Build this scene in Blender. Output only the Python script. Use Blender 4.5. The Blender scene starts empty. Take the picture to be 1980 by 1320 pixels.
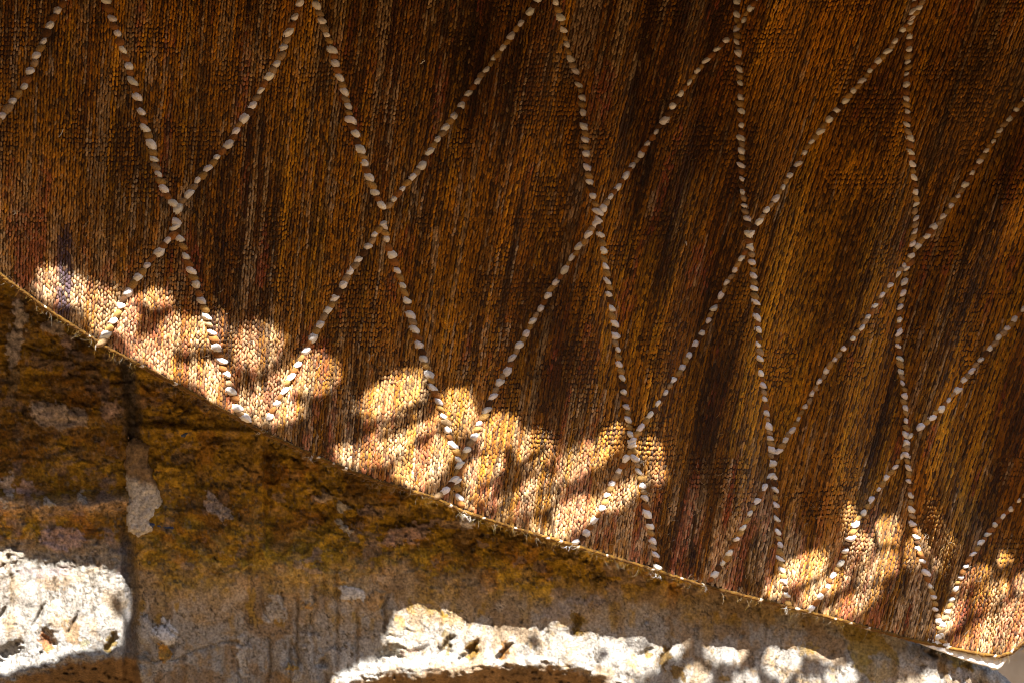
import bpy, math, random
import numpy as np
from mathutils import Vector

# ------------------------------------------------------------------ camera, light, exposure
SC = bpy.context.scene
S = 1.0 / 1980.0            # metres per photo pixel on the wall plane (frame is 1 m wide there)
D = 1.5                     # camera distance to the wall plane y = 0
ZC = 1.5                    # camera height
cam_d = bpy.data.cameras.new("camera"); cam = bpy.data.objects.new("camera", cam_d)
SC.collection.objects.link(cam)
cam.location = (0, -D, ZC); cam.rotation_euler = (math.radians(90), 0, 0)
cam_d.sensor_width = 36; cam_d.lens = 36 * D / 1.0
cam_d.clip_start = 0.01; cam_d.clip_end = 200
cam_d.dof.use_dof = True; cam_d.dof.focus_distance = 1.43; cam_d.dof.aperture_fstop = 8.0
SC.camera = cam

SLOPE_Z, SLOPE_X = -1.6, -0.28          # sun travel per metre towards the wall
SUN = np.array([SLOPE_X, 1.0, SLOPE_Z]); SUN = SUN / np.linalg.norm(SUN)
sun_d = bpy.data.lights.new("sun", 'SUN'); sun = bpy.data.objects.new("sun", sun_d)
SC.collection.objects.link(sun)
sun_d.energy = 5.0; sun_d.angle = math.radians(0.5); sun_d.color = (1.0, 0.97, 0.925)
sun.location = (1, -3, 5)
sun.rotation_euler = Vector(SUN.tolist()).to_track_quat('-Z', 'Y').to_euler()
elev = math.asin(-SUN[2]); azim = math.atan2(-SUN[0], -SUN[1])
W = bpy.data.worlds.new("World"); SC.world = W; W.use_nodes = True
wn = W.node_tree.nodes; wl = W.node_tree.links
sky = wn.new("ShaderNodeTexSky"); sky.sky_type = 'NISHITA'; sky.sun_disc = False
sky.sun_elevation = elev; sky.sun_rotation = azim
bg = wn["Background"]; bg.inputs[1].default_value = 0.07
wl.new(sky.outputs[0], bg.inputs[0])
SC.view_settings.view_transform = 'Standard'; SC.view_settings.look = 'None'
SC.view_settings.gamma = 1.0; SC.view_settings.exposure = 2.62
SC.render.engine = 'CYCLES'; SC.cycles.filter_width = 1.0

# ------------------------------------------------------------------ helpers
rng = np.random.default_rng(11); random.seed(11)
def tag(o, label=None, cat=None, group=None, kind=None):
    if label: o["label"] = label
    if cat: o["category"] = cat
    if group: o["group"] = group
    if kind: o["kind"] = kind
    return o
def world(px, py, g):
    """photo pixel + distance g in front of the wall plane -> world point"""
    px = np.asarray(px, float); py = np.asarray(py, float); g = np.asarray(g, float)
    k = 1 - g / D
    return np.stack([(px - 990) * S * k, -g + 0 * k, ZC + (660 - py) * S * k], -1)
def lin(r, g, b):
    f = lambda c: (c/255/12.92) if c/255 <= .04045 else ((c/255+.055)/1.055)**2.4
    return np.array([f(r), f(g), f(b)])
def make_mesh(name, verts, faces, mat, parent=None, colors=None, smooth=True):
    """verts (n,3), faces (m,k) int array -> one mesh object; colours per vertex"""
    verts = np.ascontiguousarray(verts, dtype=np.float32); faces = np.ascontiguousarray(faces, dtype=np.int32)
    me = bpy.data.meshes.new(name); n, (m, k) = len(verts), faces.shape
    me.vertices.add(n); me.vertices.foreach_set("co", verts.ravel())
    me.loops.add(m * k); me.loops.foreach_set("vertex_index", faces.ravel())
    me.polygons.add(m)
    me.polygons.foreach_set("loop_start", np.arange(0, m * k, k, dtype=np.int32))
    me.polygons.foreach_set("loop_total", np.full(m, k, dtype=np.int32))
    me.polygons.foreach_set("use_smooth", np.full(m, smooth))
    if colors is not None:
        a = me.color_attributes.new("tint", 'FLOAT_COLOR', 'POINT')
        c = np.ones((n, 4), np.float32); c[:, :3] = colors; a.data.foreach_set("color", c.ravel())
    me.update(); me.validate()
    if mat: me.materials.append(mat)
    o = bpy.data.objects.new(name, me); SC.collection.objects.link(o)
    if parent: o.parent = parent
    return o
def empty(name):
    o = bpy.data.objects.new(name, None); SC.collection.objects.link(o); return o
def box(name, lo, hi, mat, parent=None):
    x0, y0, z0 = lo; x1, y1, z1 = hi
    v = [(x0,y0,z0),(x1,y0,z0),(x1,y1,z0),(x0,y1,z0),(x0,y0,z1),(x1,y0,z1),(x1,y1,z1),(x0,y1,z1)]
    f = [(0,3,2,1),(4,5,6,7),(0,1,5,4),(1,2,6,5),(2,3,7,6),(3,0,4,7)]
    return make_mesh(name, np.array(v), np.array(f), mat, parent, smooth=False)
def hash2(ix, iy, seed):
    h = (ix.astype(np.int64) * 374761393 + iy.astype(np.int64) * 668265263 + seed * 1274126177) & 0xFFFFFFFF
    h = ((h ^ (h >> 13)) * 1274126177) & 0xFFFFFFFF
    return ((h ^ (h >> 16)) & 0xFFFF) / 65535.0
def noise(x, y, seed=0):
    x = np.asarray(x, float); y = np.asarray(y, float)
    ix = np.floor(x); iy = np.floor(y); fx = x - ix; fy = y - iy
    fx = fx*fx*fx*(fx*(fx*6-15)+10); fy = fy*fy*fy*(fy*(fy*6-15)+10)
    a = hash2(ix, iy, seed); b = hash2(ix+1, iy, seed); c = hash2(ix, iy+1, seed); d = hash2(ix+1, iy+1, seed)
    return (a*(1-fx)+b*fx)*(1-fy) + (c*(1-fx)+d*fx)*fy
def fbm(x, y, oct=4, seed=0, gain=.5):
    s = 0; a = 1; t = 0
    for i in range(oct):
        s = s + a*noise(x*2**i+17*i, y*2**i-9*i, seed+i); t += a; a *= gain
    return s/t*2-1
def sstep(a, b, x):
    t = np.clip((np.asarray(x, float)-a)/(b-a), 0, 1); return t*t*(3-2*t)
def interp(pts, x):
    p = np.array(pts, float); return np.interp(x, p[:, 0], p[:, 1])
def ell(x, y, cx, cy, rx, ry, ang=0):
    """< 1 inside; angle in degrees, positive turns the long axis clockwise on the picture"""
    a = math.radians(ang); dx = x-cx; dy = y-cy
    u = dx*math.cos(a)+dy*math.sin(a); v = -dx*math.sin(a)+dy*math.cos(a)
    return (u/rx)**2+(v/ry)**2
def in_poly(x, y, poly):
    r = np.zeros(np.shape(x), bool); n = len(poly)
    for i in range(n):
        x0, y0 = poly[i]; x1, y1 = poly[(i+1) % n]
        if y0 == y1: continue
        c = ((y0 > y) != (y1 > y)) & (x < (x1-x0)*(y-y0)/(y1-y0)+x0); r ^= c
    return r
def seg_dist(x, y, pts):
    d = np.full(np.shape(x), 1e9)
    for (x0, y0), (x1, y1) in zip(pts[:-1], pts[1:]):
        vx, vy = x1-x0, y1-y0; t = np.clip(((x-x0)*vx+(y-y0)*vy)/(vx*vx+vy*vy+1e-9), 0, 1)
        d = np.minimum(d, np.hypot(x-x0-t*vx, y-y0-t*vy))
    return d

# ------------------------------------------------------------------ materials
def new_mat(name):
    m = bpy.data.materials.new(name); m.use_nodes = True
    return m, m.node_tree.nodes, m.node_tree.links, m.node_tree.nodes["Principled BSDF"]
def tint_mat(name, rough, sheen=0, var=.25, vscale=300, bump=0, bscale=400, bdist=.001, spec=.3, detail=6, sheen_tint=(1,.9,.75), coarse=0):
    m, n, l, p = new_mat(name)
    at = n.new("ShaderNodeAttribute"); at.attribute_name = "tint"
    tc = n.new("ShaderNodeTexCoord")
    nz = n.new("ShaderNodeTexNoise"); nz.inputs["Scale"].default_value = vscale; nz.inputs["Detail"].default_value = detail
    l.new(tc.outputs["Object"], nz.inputs["Vector"])
    mr = n.new("ShaderNodeMapRange"); mr.inputs[1].default_value = .3; mr.inputs[2].default_value = .7
    mr.inputs[3].default_value = 1-var; mr.inputs[4].default_value = 1+var
    l.new(nz.outputs["Fac"], mr.inputs[0])
    mx = n.new("ShaderNodeVectorMath"); mx.operation = 'SCALE'
    l.new(at.outputs["Color"], mx.inputs[0]); l.new(mr.outputs[0], mx.inputs["Scale"])
    l.new(mx.outputs[0], p.inputs["Base Color"])
    p.inputs["Roughness"].default_value = rough; p.inputs["Specular IOR Level"].default_value = spec
    if sheen:
        p.inputs["Sheen Weight"].default_value = sheen; p.inputs["Sheen Roughness"].default_value = .5
        p.inputs["Sheen Tint"].default_value = (*sheen_tint, 1)
    if bump:
        n2 = n.new("ShaderNodeTexNoise"); n2.inputs["Scale"].default_value = bscale; n2.inputs["Detail"].default_value = 8
        n2.inputs["Roughness"].default_value = .65
        l.new(tc.outputs["Object"], n2.inputs["Vector"])
        b = n.new("ShaderNodeBump"); b.inputs["Strength"].default_value = bump; b.inputs["Distance"].default_value = bdist
        l.new(n2.outputs["Fac"], b.inputs["Height"]); l.new(b.outputs[0], p.inputs["Normal"])
        if coarse:
            n3 = n.new("ShaderNodeTexNoise"); n3.inputs["Scale"].default_value = coarse; n3.inputs["Detail"].default_value = 9
            n3.inputs["Roughness"].default_value = .7; n3.inputs["Distortion"].default_value = .6
            l.new(tc.outputs["Object"], n3.inputs["Vector"])
            b3 = n.new("ShaderNodeBump"); b3.inputs["Strength"].default_value = .75; b3.inputs["Distance"].default_value = .004
            l.new(n3.outputs["Fac"], b3.inputs["Height"]); l.new(b3.outputs[0], b.inputs["Normal"])
    return m
def plain_mat(name, col, rough=.85, var=.3, vscale=20, bump=.4, bscale=120, bdist=.002):
    m, n, l, p = new_mat(name)
    tc = n.new("ShaderNodeTexCoord")
    nz = n.new("ShaderNodeTexNoise"); nz.inputs["Scale"].default_value = vscale; nz.inputs["Detail"].default_value = 8
    l.new(tc.outputs["Object"], nz.inputs["Vector"])
    cr = n.new("ShaderNodeValToRGB"); c = np.array(col)
    cr.color_ramp.elements[0].position = .3; cr.color_ramp.elements[1].position = .72
    cr.color_ramp.elements[0].color = (*(c*(1-var)), 1); cr.color_ramp.elements[1].color = (*np.clip(c*(1+var), 0, .9), 1)
    l.new(nz.outputs["Fac"], cr.inputs[0]); l.new(cr.outputs[0], p.inputs["Base Color"])
    p.inputs["Roughness"].default_value = rough; p.inputs["Specular IOR Level"].default_value = .25
    n2 = n.new("ShaderNodeTexNoise"); n2.inputs["Scale"].default_value = bscale; n2.inputs["Detail"].default_value = 8
    l.new(tc.outputs["Object"], n2.inputs["Vector"])
    b = n.new("ShaderNodeBump"); b.inputs["Strength"].default_value = bump; b.inputs["Distance"].default_value = bdist
    l.new(n2.outputs["Fac"], b.inputs["Height"]); l.new(b.outputs[0], p.inputs["Normal"])
    return m
M_WOOL = tint_mat("wool_yarn", .95, sheen=.12, var=.3, vscale=900, spec=.1, detail=2)
M_COTTON = tint_mat("cotton_yarn", .9, sheen=.1, var=.12, vscale=1200, bump=.5, bscale=2500, bdist=.0004, spec=.15, sheen_tint=(1,1,1))
M_FIBRE = tint_mat("fibre", .9, var=.1, spec=.1)
M_STONE = tint_mat("weathered_stone", .92, var=.42, vscale=420, bump=.6, bscale=520, bdist=.0010, spec=.2, detail=10, coarse=130)
M_CORE = plain_mat("rubble_core", (.30, .20, .10))
M_GROUND = plain_mat("bounce_earth", (.13, .075, .026), vscale=3, bscale=40, bdist=.01)
M_WOOD = plain_mat("old_wood", (.16, .10, .06), vscale=8)
M_SHADE_MAT = plain_mat("shade_mat", (.16, .11, .05), rough=.7, vscale=12)
M_PALE = plain_mat("pale_limestone", (.42, .38, .31), vscale=14)

# ------------------------------------------------------------------ rug surface: where it hangs
HEM = [(-120,455),(0,535),(95,605),(200,672),(330,742),(470,818),(500,835),(600,882),(720,931),(840,966),(900,994),
       (1000,1026),(1110,1058),(1280,1110),(1360,1135),(1500,1171),(1620,1201),(1760,1240),(1850,1259),(1905,1270),
       (1935,1273),(1955,1265),(1980,1246),(2010,1210),(2080,1120)]
SHADOW = [(-300,1030),(-100,1050),(0,1063),(100,1074),(240,1108),(500,1150),(760,1180),(950,1196),(1100,1220),(1250,1238),
          (1450,1258),(1620,1268),(1800,1290),(2100,1330)]
def solve_hem_g():
    xs = np.arange(-120, 2081, 20.0); hy = interp(HEM, xs); lo = np.full(xs.shape, .005); hi = np.full(xs.shape, .3)
    for _ in range(40):
        g = (lo+hi)/2; P = world(xs, hy, g)
        X = P[:, 0]+SLOPE_X*g; Z = P[:, 2]+SLOPE_Z*g
        spx = X/S+990; spy = 660-(Z-ZC)/S
        low = spy < interp(SHADOW, spx); lo = np.where(low, g, lo); hi = np.where(low, hi, g)
    g = np.maximum((lo+hi)/2, .017)
    k = np.ones(9)/9; g = np.convolve(np.pad(g, 4, mode='edge'), k, 'valid')
    return xs, g
HGX, HGV = solve_hem_g()
LY = np.array([-200, 0, 440, 880, 1250]); LX = np.array([-200, 0, 500, 1000, 1400, 1980, 2300])
LV = np.array([[.05,.04,.10,.16,.30,.35,.36],[.05,.04,.10,.16,.30,.35,.36],[.03,.03,.08,.20,.30,.34,.35],
               [0,0,.06,.14,.20,.33,.35],[0,0,.05,.12,.16,.31,.35]])
def lean(x, y):
    yi = np.clip(np.interp(y, LY, np.arange(len(LY))), 0, len(LY)-1.001); j = np.floor(yi).astype(int); f = yi-j
    xi = np.clip(np.interp(x, LX, np.arange(len(LX))), 0, len(LX)-1.001); i = np.floor(xi).astype(int); e = xi-i
    return (LV[j,i]*(1-e)+LV[j,i+1]*e)*(1-f)+(LV[j+1,i]*(1-e)+LV[j+1,i+1]*e)*f
CORDS = [
 [(165,-60),(110,20),(70,110),(45,170),(0,228),(-50,290)],
 [(185,-60),(205,0),(230,75),(255,150),(270,210),(285,260),(298,310),(318,370),(342,405)],
 [(342,405),(375,360),(440,280),(490,200),(540,110),(580,5),(600,-50)],
 [(592,-50),(607,0),(640,95),(665,175),(680,240),(700,300),(722,370),(741,405)],
 [(743,405),(800,340),(850,265),(900,190),(960,110),(1000,55),(1040,0),(1065,-50)],
 [(1058,-50),(1072,0),(1095,90),(1125,175),(1132,240),(1137,330),(1150,390),(1157,412)],
 [(1160,410),(1215,330),(1265,265),(1320,175),(1370,110),(1420,65),(1460,5),(1490,-50)],
 [(1424,-50),(1425,0),(1426,60),(1432,130),(1433,200),(1435,290),(1437,380),(1447,440)],
 [(1452,452),(1500,380),(1550,300),(1600,235),(1660,165),(1720,95),(1757,45),(1787,0),(1815,-50)],
 [(1768,-50),(1770,0),(1758,50),(1757,100),(1752,170),(1755,240),(1763,310),(1770,390),(1768,450),(1763,488)],
 [(1766,484),(1815,430),(1855,375),(1900,305),(1940,245),(1980,195),(2030,135)],
 [(338,438),(335,455),(300,495),(265,540),(240,575),(220,620),(194,664)],
 [(340,430),(360,500),(385,570),(405,630),(425,690),(445,750),(460,795),(492,830)],
 [(740,432),(715,470),(680,520),(640,590),(605,650),(570,715),(535,780),(505,832)],
 [(740,435),(745,460),(780,560),(800,630),(825,710),(865,830),(887,892)],
 [(893,890),(950,770),(1020,640),(1060,570),(1100,510),(1152,432)],
 [(1157,425),(1165,480),(1180,590),(1190,660),(1205,740),(1222,850)],
 [(1224,850),(1265,790),(1330,690),(1370,620),(1400,560),(1449,475)],
 [(1449,455),(1455,510),(1462,600),(1470,720),(1485,830),(1493,890)],
 [(1496,886),(1550,800),(1600,715),(1660,640),(1720,550),(1761,494)],
 [(1763,495),(1753,523),(1740,600),(1737,673),(1750,757),(1754,848)],
 [(1756,846),(1830,780),(1880,715),(1930,655),(1980,600),(2030,540)],
 [(888,900),(878,925),(865,945),(838,963)],
 [(887,900),(881,930),(887,960),(900,996)],
 [(1222,858),(1220,875),(1185,930),(1160,990),(1130,1035),(1104,1056)],
 [(1223,858),(1228,880),(1240,930),(1250,990),(1262,1050),(1273,1106)],
 [(1493,895),(1490,920),(1450,990),(1410,1070),(1375,1120),(1362,1134)],
 [(1493,895),(1495,910),(1500,990),(1508,1080),(1520,1150),(1524,1174)],
 [(1754,855),(1745,880),(1690,960),(1655,1010),(1630,1080),(1590,1150),(1565,1182)],
 [(1754,855),(1755,880),(1762,950),(1765,1010),(1775,1060),(1790,1100),(1803,1150),(1815,1202),(1822,1245)],
 [(2030,915),(1980,960),(1930,1005),(1880,1070),(1850,1130),(1830,1190),(1813,1232)],
]
GX = np.arange(-160, 2101, 12.0); GY = np.arange(-260, 1301, 12.0)
_gx, _gy = np.meshgrid(GX, GY)
_cd = np.full(_gx.shape, 1e9)
for c in CORDS: _cd = np.minimum(_cd, seg_dist(_gx, _gy, c))
def bil(tab, x, y):
    xi = np.clip((np.asarray(x, float)-GX[0])/12, 0, len(GX)-1.001); yi = np.clip((np.asarray(y, float)-GY[0])/12, 0, len(GY)-1.001)
    i = xi.astype(int); j = yi.astype(int); e = xi-i; f = yi-j
    return (tab[j,i]*(1-e)+tab[j,i+1]*e)*(1-f)+(tab[j+1,i]*(1-e)+tab[j+1,i+1]*e)*f
_bx = _gx-.0*_gy
_fold = 34*np.sin((_gx+.28*_gy)*2*math.pi/235+2.2*noise(_gx/500, _gy/700, 3)*6)*sstep(450, 1100, _gx)*(.4+noise(_gx/300, _gy/420, 8))
_fold += 34*fbm((_gx+.2*_gy)/260, _gy/600, 2, 5)+5*fbm((_gx+.2*_gy)/80, _gy/500, 2, 6)
_puff = -9*np.exp(-(_cd/22)**2)
_hemy = interp(HEM, _gx)
_t = np.clip(_hemy-_gy, 0, 1400)
_fold = _fold*sstep(0, 260, _t)+3*fbm(_gx/60, _gy/200, 2, 14)*(1-sstep(0, 200, _t))
_G = np.interp(_gx, HGX, HGV)*(1-.22*_t/1000)+.004*sstep(0, 300, _t)+(_fold+_puff)*S
_G = np.maximum(_G, .014)
def rug_g(x, y): return bil(_G, x, y)

# ------------------------------------------------------------------ setting: added earth and sky blocking walls, stone wall
ground = make_mesh("ground", np.array([(-40,-40,0),(40,-40,0),(40,40,0),(-40,40,0)], float), np.array([[0,1,2,3]]), M_GROUND)  # out of view, added to throw warm bounce light into the shade
tag(ground, "unseen earth ground added for its warm bounce light", "ground", kind="structure")

opp = box("sky_blocker_wall", (-14, -7.4, 0), (14, -7.0, 5.2), plain_mat("opposite_blocker", (.20, .13, .07), vscale=3))  # added out of view to block the low sky and deepen the shade
tag(opp, "unseen brown wall added opposite the rug to block low sky", "sky blocker")
side = box("sky_blocker_wall", (-1.9, -6.9, 0), (-1.5, -.02, 4.2), plain_mat("side_blocker", (.12, .08, .045), vscale=3))  # added out of view to cut sky from the left, for side light
tag(side, "unseen dark wall added left of the rug to block sky light", "sky blocker")
STEP = 2.5
WALL_EDGE = [(-200,-900),(1730,-900),(1735,1180),(1762,1237),(1810,1247),(1860,1262),(1895,1272),(1925,1290),(1965,1326),(2010,1400)]
def wall_edge_y(x):                                 # background shows above this line on the right
    return np.where(x < 1730, -1e4, interp([(1730,1150),(1762,1237),(1810,1247),(1860,1262),(1895,1272),(1925,1290),(1965,1326),(2010,1400)], x))
wx = np.arange(-110, 2000, STEP); wy = np.arange(430, 1400, STEP)
X, Y = np.meshgrid(wx, wy)
top_keep = interp(HEM, X)-190
wob = 7*fbm(X/50, Y/50, 3, 31)
joint_x = 252+6*np.sin(Y/60)+wob
jd = np.abs(X-joint_x)
H = 8*fbm(X/140, Y/140, 2, 40)+(2.4+3.2*sstep(1110, 1040, Y))*fbm(X/38, Y/30, 3, 41)+(.9+1.3*sstep(1110, 1040, Y))*fbm(X/12, Y/12, 3, 42)*(1-.6*sstep(1080, 1160, Y)*sstep(1290, 1240, Y))
H += .4*fbm(X/5.5, Y/5.5, 2, 43)*(1-.6*sstep(1080, 1160, Y)*sstep(1290, 1240, Y))
left = X < joint_x
H += 2.2*fbm(X/75, Y/11, 3, 183)*sstep(1130, 1060, Y)+3.2*sstep(.12, .2, fbm(X/40, Y/28, 4, 184))*sstep(1150, 1080, Y)-3*sstep(.2, .27, fbm(X/28, Y/22, 4, 185))*sstep(1150, 1080, Y)
# upper-left block and lower-left block with a bed of mortar between
bed = 968+6*np.sin(X/70)+.5*wob
bed_d = np.abs(Y-bed)
H = np.where(left, H+4*fbm(X/60, Y/90, 3, 44), H)
H += np.where(left, 19*np.exp(-((Y-bed-4)/16)**2)*(.6+.6*noise(X/25, Y/10, 47)), 0)
H += np.where(left, -13*np.exp(-((Y-bed+22)/10)**2), 0)
H += np.where(left & (Y < 950), -5*sstep(690, 640, Y)-3*np.exp(-((X-12)/14)**2), 0)
# vertical joint: recessed, dark mortar
H -= 19*np.exp(-(jd/13)**4)*(1-.8*np.exp(-((Y-950)/80)**4))
# tall course stone right of the joint: rough face, dressed margin, then a step back
Cm = (X > 262) & (X < 512) & (Y < 1078)
stepm = sstep(508, 515, X)*sstep(1090, 1040, Y)
H -= 22*stepm*np.exp(-np.clip(X-512, 0, None)/170)
marg = sstep(484, 490, X)*sstep(514, 508, X)*sstep(1085, 1050, Y)
H = H*(1-.75*marg)+6*marg
H += np.where((X > 262), 9*np.exp(-((Y-(828+.03*(X-262)))/7)**2)*sstep(600, 480, X)-9*np.exp(-((Y-(814+.03*(X-262)))/5)**2)*sstep(420, 350, X), 0)
strata = np.sin((Y-.75*(X-300))/7+3*noise(X/40, Y/40, 50))
smask = np.exp(-((X-375)/75)**2-((Y-1030)/45)**2)
H += 6*strata*smask+12*np.exp(-((X-412)/24)**2-((Y-990)/30)**2)
# tooled lower course: vertical flutes that deepen downward
low = sstep(1235, 1315, Y+25*noise(X/80, Y/80, 51))*np.where(left, .8, 1)
fl = np.sin(X*2*math.pi/47+5*noise(X/120, Y/200, 52))+.6*np.sin(X*2*math.pi/23+6*noise(X/60, Y/150, 53))
H += low*(3.4*fl+7*fbm(X/42, Y/80, 2, 54))
H += low*np.where(X < 780, 0, 6)*sstep(1190, 1290, Y)
grv = np.zeros_like(X)
for gx_, y0, y1, dep in [(575,1150,1300,9),(520,1230,1330,10),(560,1235,1330,8),(605,1120,1290,5),(650,1100,1290,6),(690,1180,1300,7),(745,1150,1235,8),(765,1150,1200,4),
                   (625,1110,1180,4),(850,1175,1230,6),(905,1195,1240,4),(968,1205,1245,4),(1055,1210,1260,5),(1110,1110,1230,3),(1020,1100,1240,3),(955,1070,1200,3),
                   (1190,1100,1240,3),(1255,1130,1250,3),(1295,1100,1235,3),(1420,1190,1240,3),(1480,1180,1250,4),(20,1070,1190,7),(75,1090,1240,6),(125,1110,1230,5),(180,1110,1210,4)]:
    xx = gx_+5*fbm(Y/25, 0*Y+gx_, 2, 55)
    grv += dep*np.exp(-((X-xx)/3.6)**2)*sstep(y0-15, y0+15, Y)*sstep(y1+12, y1-12, Y)
H -= .9*grv
PITS = [(20,1258,26,20,30,22),(92,1236,17,24,-25,20),(142,1205,6,18,5,11),(216,1242,11,20,5,16),(76,1190,7,26,8,9),(5,1190,7,22,0,10),
        (908,1262,15,22,25,20),(974,1262,12,21,20,18),(862,1252,13,24,8,14),(752,1262,30,17,0,12),(742,1272,18,14,0,10),(325,1256,16,13,10,14),
        (280,1262,14,10,20,9),(626,1278,14,10,30,14),(1284,1270,8,24,5,12),(1050,1210,7,16,0,7),(1113,1205,8,24,0,9),(1250,1200,5,5,0,8),(1290,1240,8,10,0,8),
        (188,1047,4,4,0,12),(480,1101,9,6,0,10),(630,985,22,12,50,14),(560,960,10,26,-40,8),(1300,1132,11,5,0,7),(1270,1122,8,6,0,6),(1435,1225,6,6,0,7),
        (1215,1088,10,8,0,6),(825,1045,8,5,0,5),(1345,1210,8,8,0,6),(1720,1205,20,9,35,12),(1800,1262,14,7,25,14),(1605,1265,8,10,0,8),(1250,1258,16,6,-30,9),(690,1000,6,14,10,7)]
pit = np.zeros_like(X)
for cx, cy, rx, ry, a, dep in PITS:
    e = ell(X+.5*rx*fbm(X/9, Y/9, 3, 60)+.35*(Y-cy), Y+.4*ry*fbm(X/8, Y/8, 3, 61), cx, cy, rx*(.55+.5*np.clip((Y-cy+ry)/(2*ry), 0, 1)), ry, a); w = np.exp(-e*e*.9); H -= dep*w; pit = np.maximum(pit, w)
LUMPS = [(318,1228,22,20,8,7),(280,1215,16,26,0,5),(775,1252,24,15,20,8),(805,1240,26,16,-15,8),(270,1300,16,14,0,7),(565,1300,26,22,0,9),
        (680,1142,28,15,0,3),(665,1020,18,6,20,4),(60,1150,30,24,0,7),(160,1160,30,28,0,7),(105,1190,20,30,0,6),(200,1200,24,30,0,6),(30,1210,18,24,0,6),
         (1110,1275,40,14,25,7),(1230,1290,50,18,20,7),(1900,1300,22,16,20,9),(1480,1268,22,16,0,5),
         (1770,1268,30,14,20,6),(1840,1290,24,12,30,7),(395,1160,60,40,0,4),(85,640,22,16,10,5),(120,690,60,30,-8,6)]
for cx, cy, rx, ry, a, amp in LUMPS:
    H += (.55 if cx > 1000 or (cx < 240 and cy > 1000) else 1)*amp*np.clip(1.15-ell(X, Y, cx, cy, rx, ry, a), 0, 1)**.7
CRACKS = [[(262,1262),(300,1280),(340,1276),(400,1250),(448,1236),(470,1248)],[(452,1252),(462,1290),(460,1330)],[(312,1205),(330,1222),(345,1232),(333,1250),(333,1262)],
          [(740,1200),(748,1232),(775,1228),(800,1215)],[(1054,1215),(1060,1240)],[(620,935),(640,952),(680,960),(700,945)],[(560,880),(600,905),(612,945)],
          [(690,910),(715,925),(735,905)],[(45,672),(80,678),(120,680),(150,672)],[(270,800),(310,812),(345,806),(365,790)],[(95,640),(98,672)],
          [(570,980),(612,1005),(628,1028)],[(1508,1250),(1500,1290),(1512,1320)],[(385,1040),(410,1062),(420,1085)],[(410,960),(418,985),(430,1000)],[(1470,1130),(1468,1190)],
          [(500,1160),(520,1200)],[(545,1140),(548,1170)],[(105,1085),(112,1110),(100,1150),(95,1180)],[(165,1100),(175,1130),(185,1165),(180,1200)]]
crk = np.full(X.shape, 1e9)
for c in CRACKS: crk = np.minimum(crk, seg_dist(X+9*fbm(X/16, Y/16, 4, 65), Y+9*fbm(X/16, Y/16, 4, 66), c))
H -= 4.5*np.exp(-(crk/2.4)**2)
# chipped lower arris with an undercut below it (head of an opening)
lip = interp([(-120,1345),(0,1312),(60,1296),(120,1276),(236,1258),(262,1262),(300,1420),(560,1420),(640,1330),(700,1306),(760,1296),(880,1290),(1000,1278),(1060,1279),(1130,1292),(1200,1316),(1260,1345),(1400,1430),(2100,1450)], X)
lip = lip+9*fbm(X/26, 0*X+Y/60, 3, 70)+6*fbm(X/7, Y/9, 2, 73)
below = np.clip(Y-lip, 0, None)
ledge_l = interp([(-120,0),(0,26),(235,10),(262,0),(560,0),(640,20),(760,34),(900,26),(1040,10),(1200,4),(1260,0),(2100,0)], X)
up = np.clip((Y-(lip-ledge_l))/np.maximum(ledge_l, 1), 0, 1)*(ledge_l > 1)
H += up*ledge_l*.55+up*(3.5*fbm(X/22, Y/5, 3, 71)+2*fbm(X/8, Y/3.5, 2, 72))
H -= .5*np.minimum(below, 22)*(.7+.9*noise(X/14, Y/5, 77))+np.clip((below-14)*2.2, 0, 150)
H += sstep(0, 8, below)*(3*fbm(X/20, Y/5, 3, 78)+1.5*fbm(X/7, Y/3.5, 2, 79))
# worn arris at the right end of the wall
ey = wall_edge_y(X)
ed = np.where(X > 1700, Y-ey, 1e3)
H -= 26*np.exp(-np.clip(ed, 0, None)/12)
rid = np.abs(fbm(X/34, Y/60, 4, 74)); rid2 = np.abs(fbm(X/19, Y/40, 3, 175)); lowv0 = sstep(1080, 1150, Y)
vein = np.exp(-(rid/.018)**2)*sstep(-.1, .12, fbm(X/60, Y/60, 2, 75))
vein = np.maximum(vein, lowv0*np.exp(-(rid2/.020)**2)*sstep(.0, .16, fbm(X/40, Y/40, 2, 176)))
lowv = sstep(1080, 1150, Y); H -= vein*(3.5-1.8*lowv)
fleck = sstep(.44, .56, fbm(X/8, Y/11, 3, 76)+.16*fbm(X/50, Y/50, 2, 95)-.06*lowv); H -= (2.2-.9*lowv)*fleck
H = np.maximum(H, -170)
# ---- colours
P_OCH = np.array([.30,.178,.016]); P_BRN = np.array([.12,.060,.006]); P_TAN = np.array([.33,.245,.15]); P_PALE = np.array([.225,.215,.198])
P_DARK = np.array([.06,.045,.03]); P_GREY = np.array([.22,.19,.18]); P_RUST = np.array([.25,.10,.02]); P_PURP = np.array([.20,.15,.15])
def mixc(c, col, m): return c*(1-m[..., None])+col*m[..., None]
n1 = fbm(X/70, Y/70, 4, 80); n2 = fbm(X/26, Y/26, 4, 81); n3 = fbm(X/9, Y/9, 3, 82)
C = np.ones(X.shape+(3,))*P_OCH
C = mixc(C, P_BRN*1.2, .85*sstep(.05, .24, n1+.55*n2+.2*n3))
C = mixc(C, P_RUST, .6*sstep(.15, .45, fbm(X/50, Y/40, 3, 83)))
C = mixc(C, P_BRN*.55, .62*sstep(.16, .22, fbm(X/24, Y/17, 5, 180)+.25*n1))
C = mixc(C, np.array([.30,.19,.075]), .5*sstep(.22, .28, fbm(X/30, Y/22, 5, 181)))
C = mixc(C, P_PURP*.9, .55*sstep(.33, .38, fbm(X/36, Y/26, 5, 182)))
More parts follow.
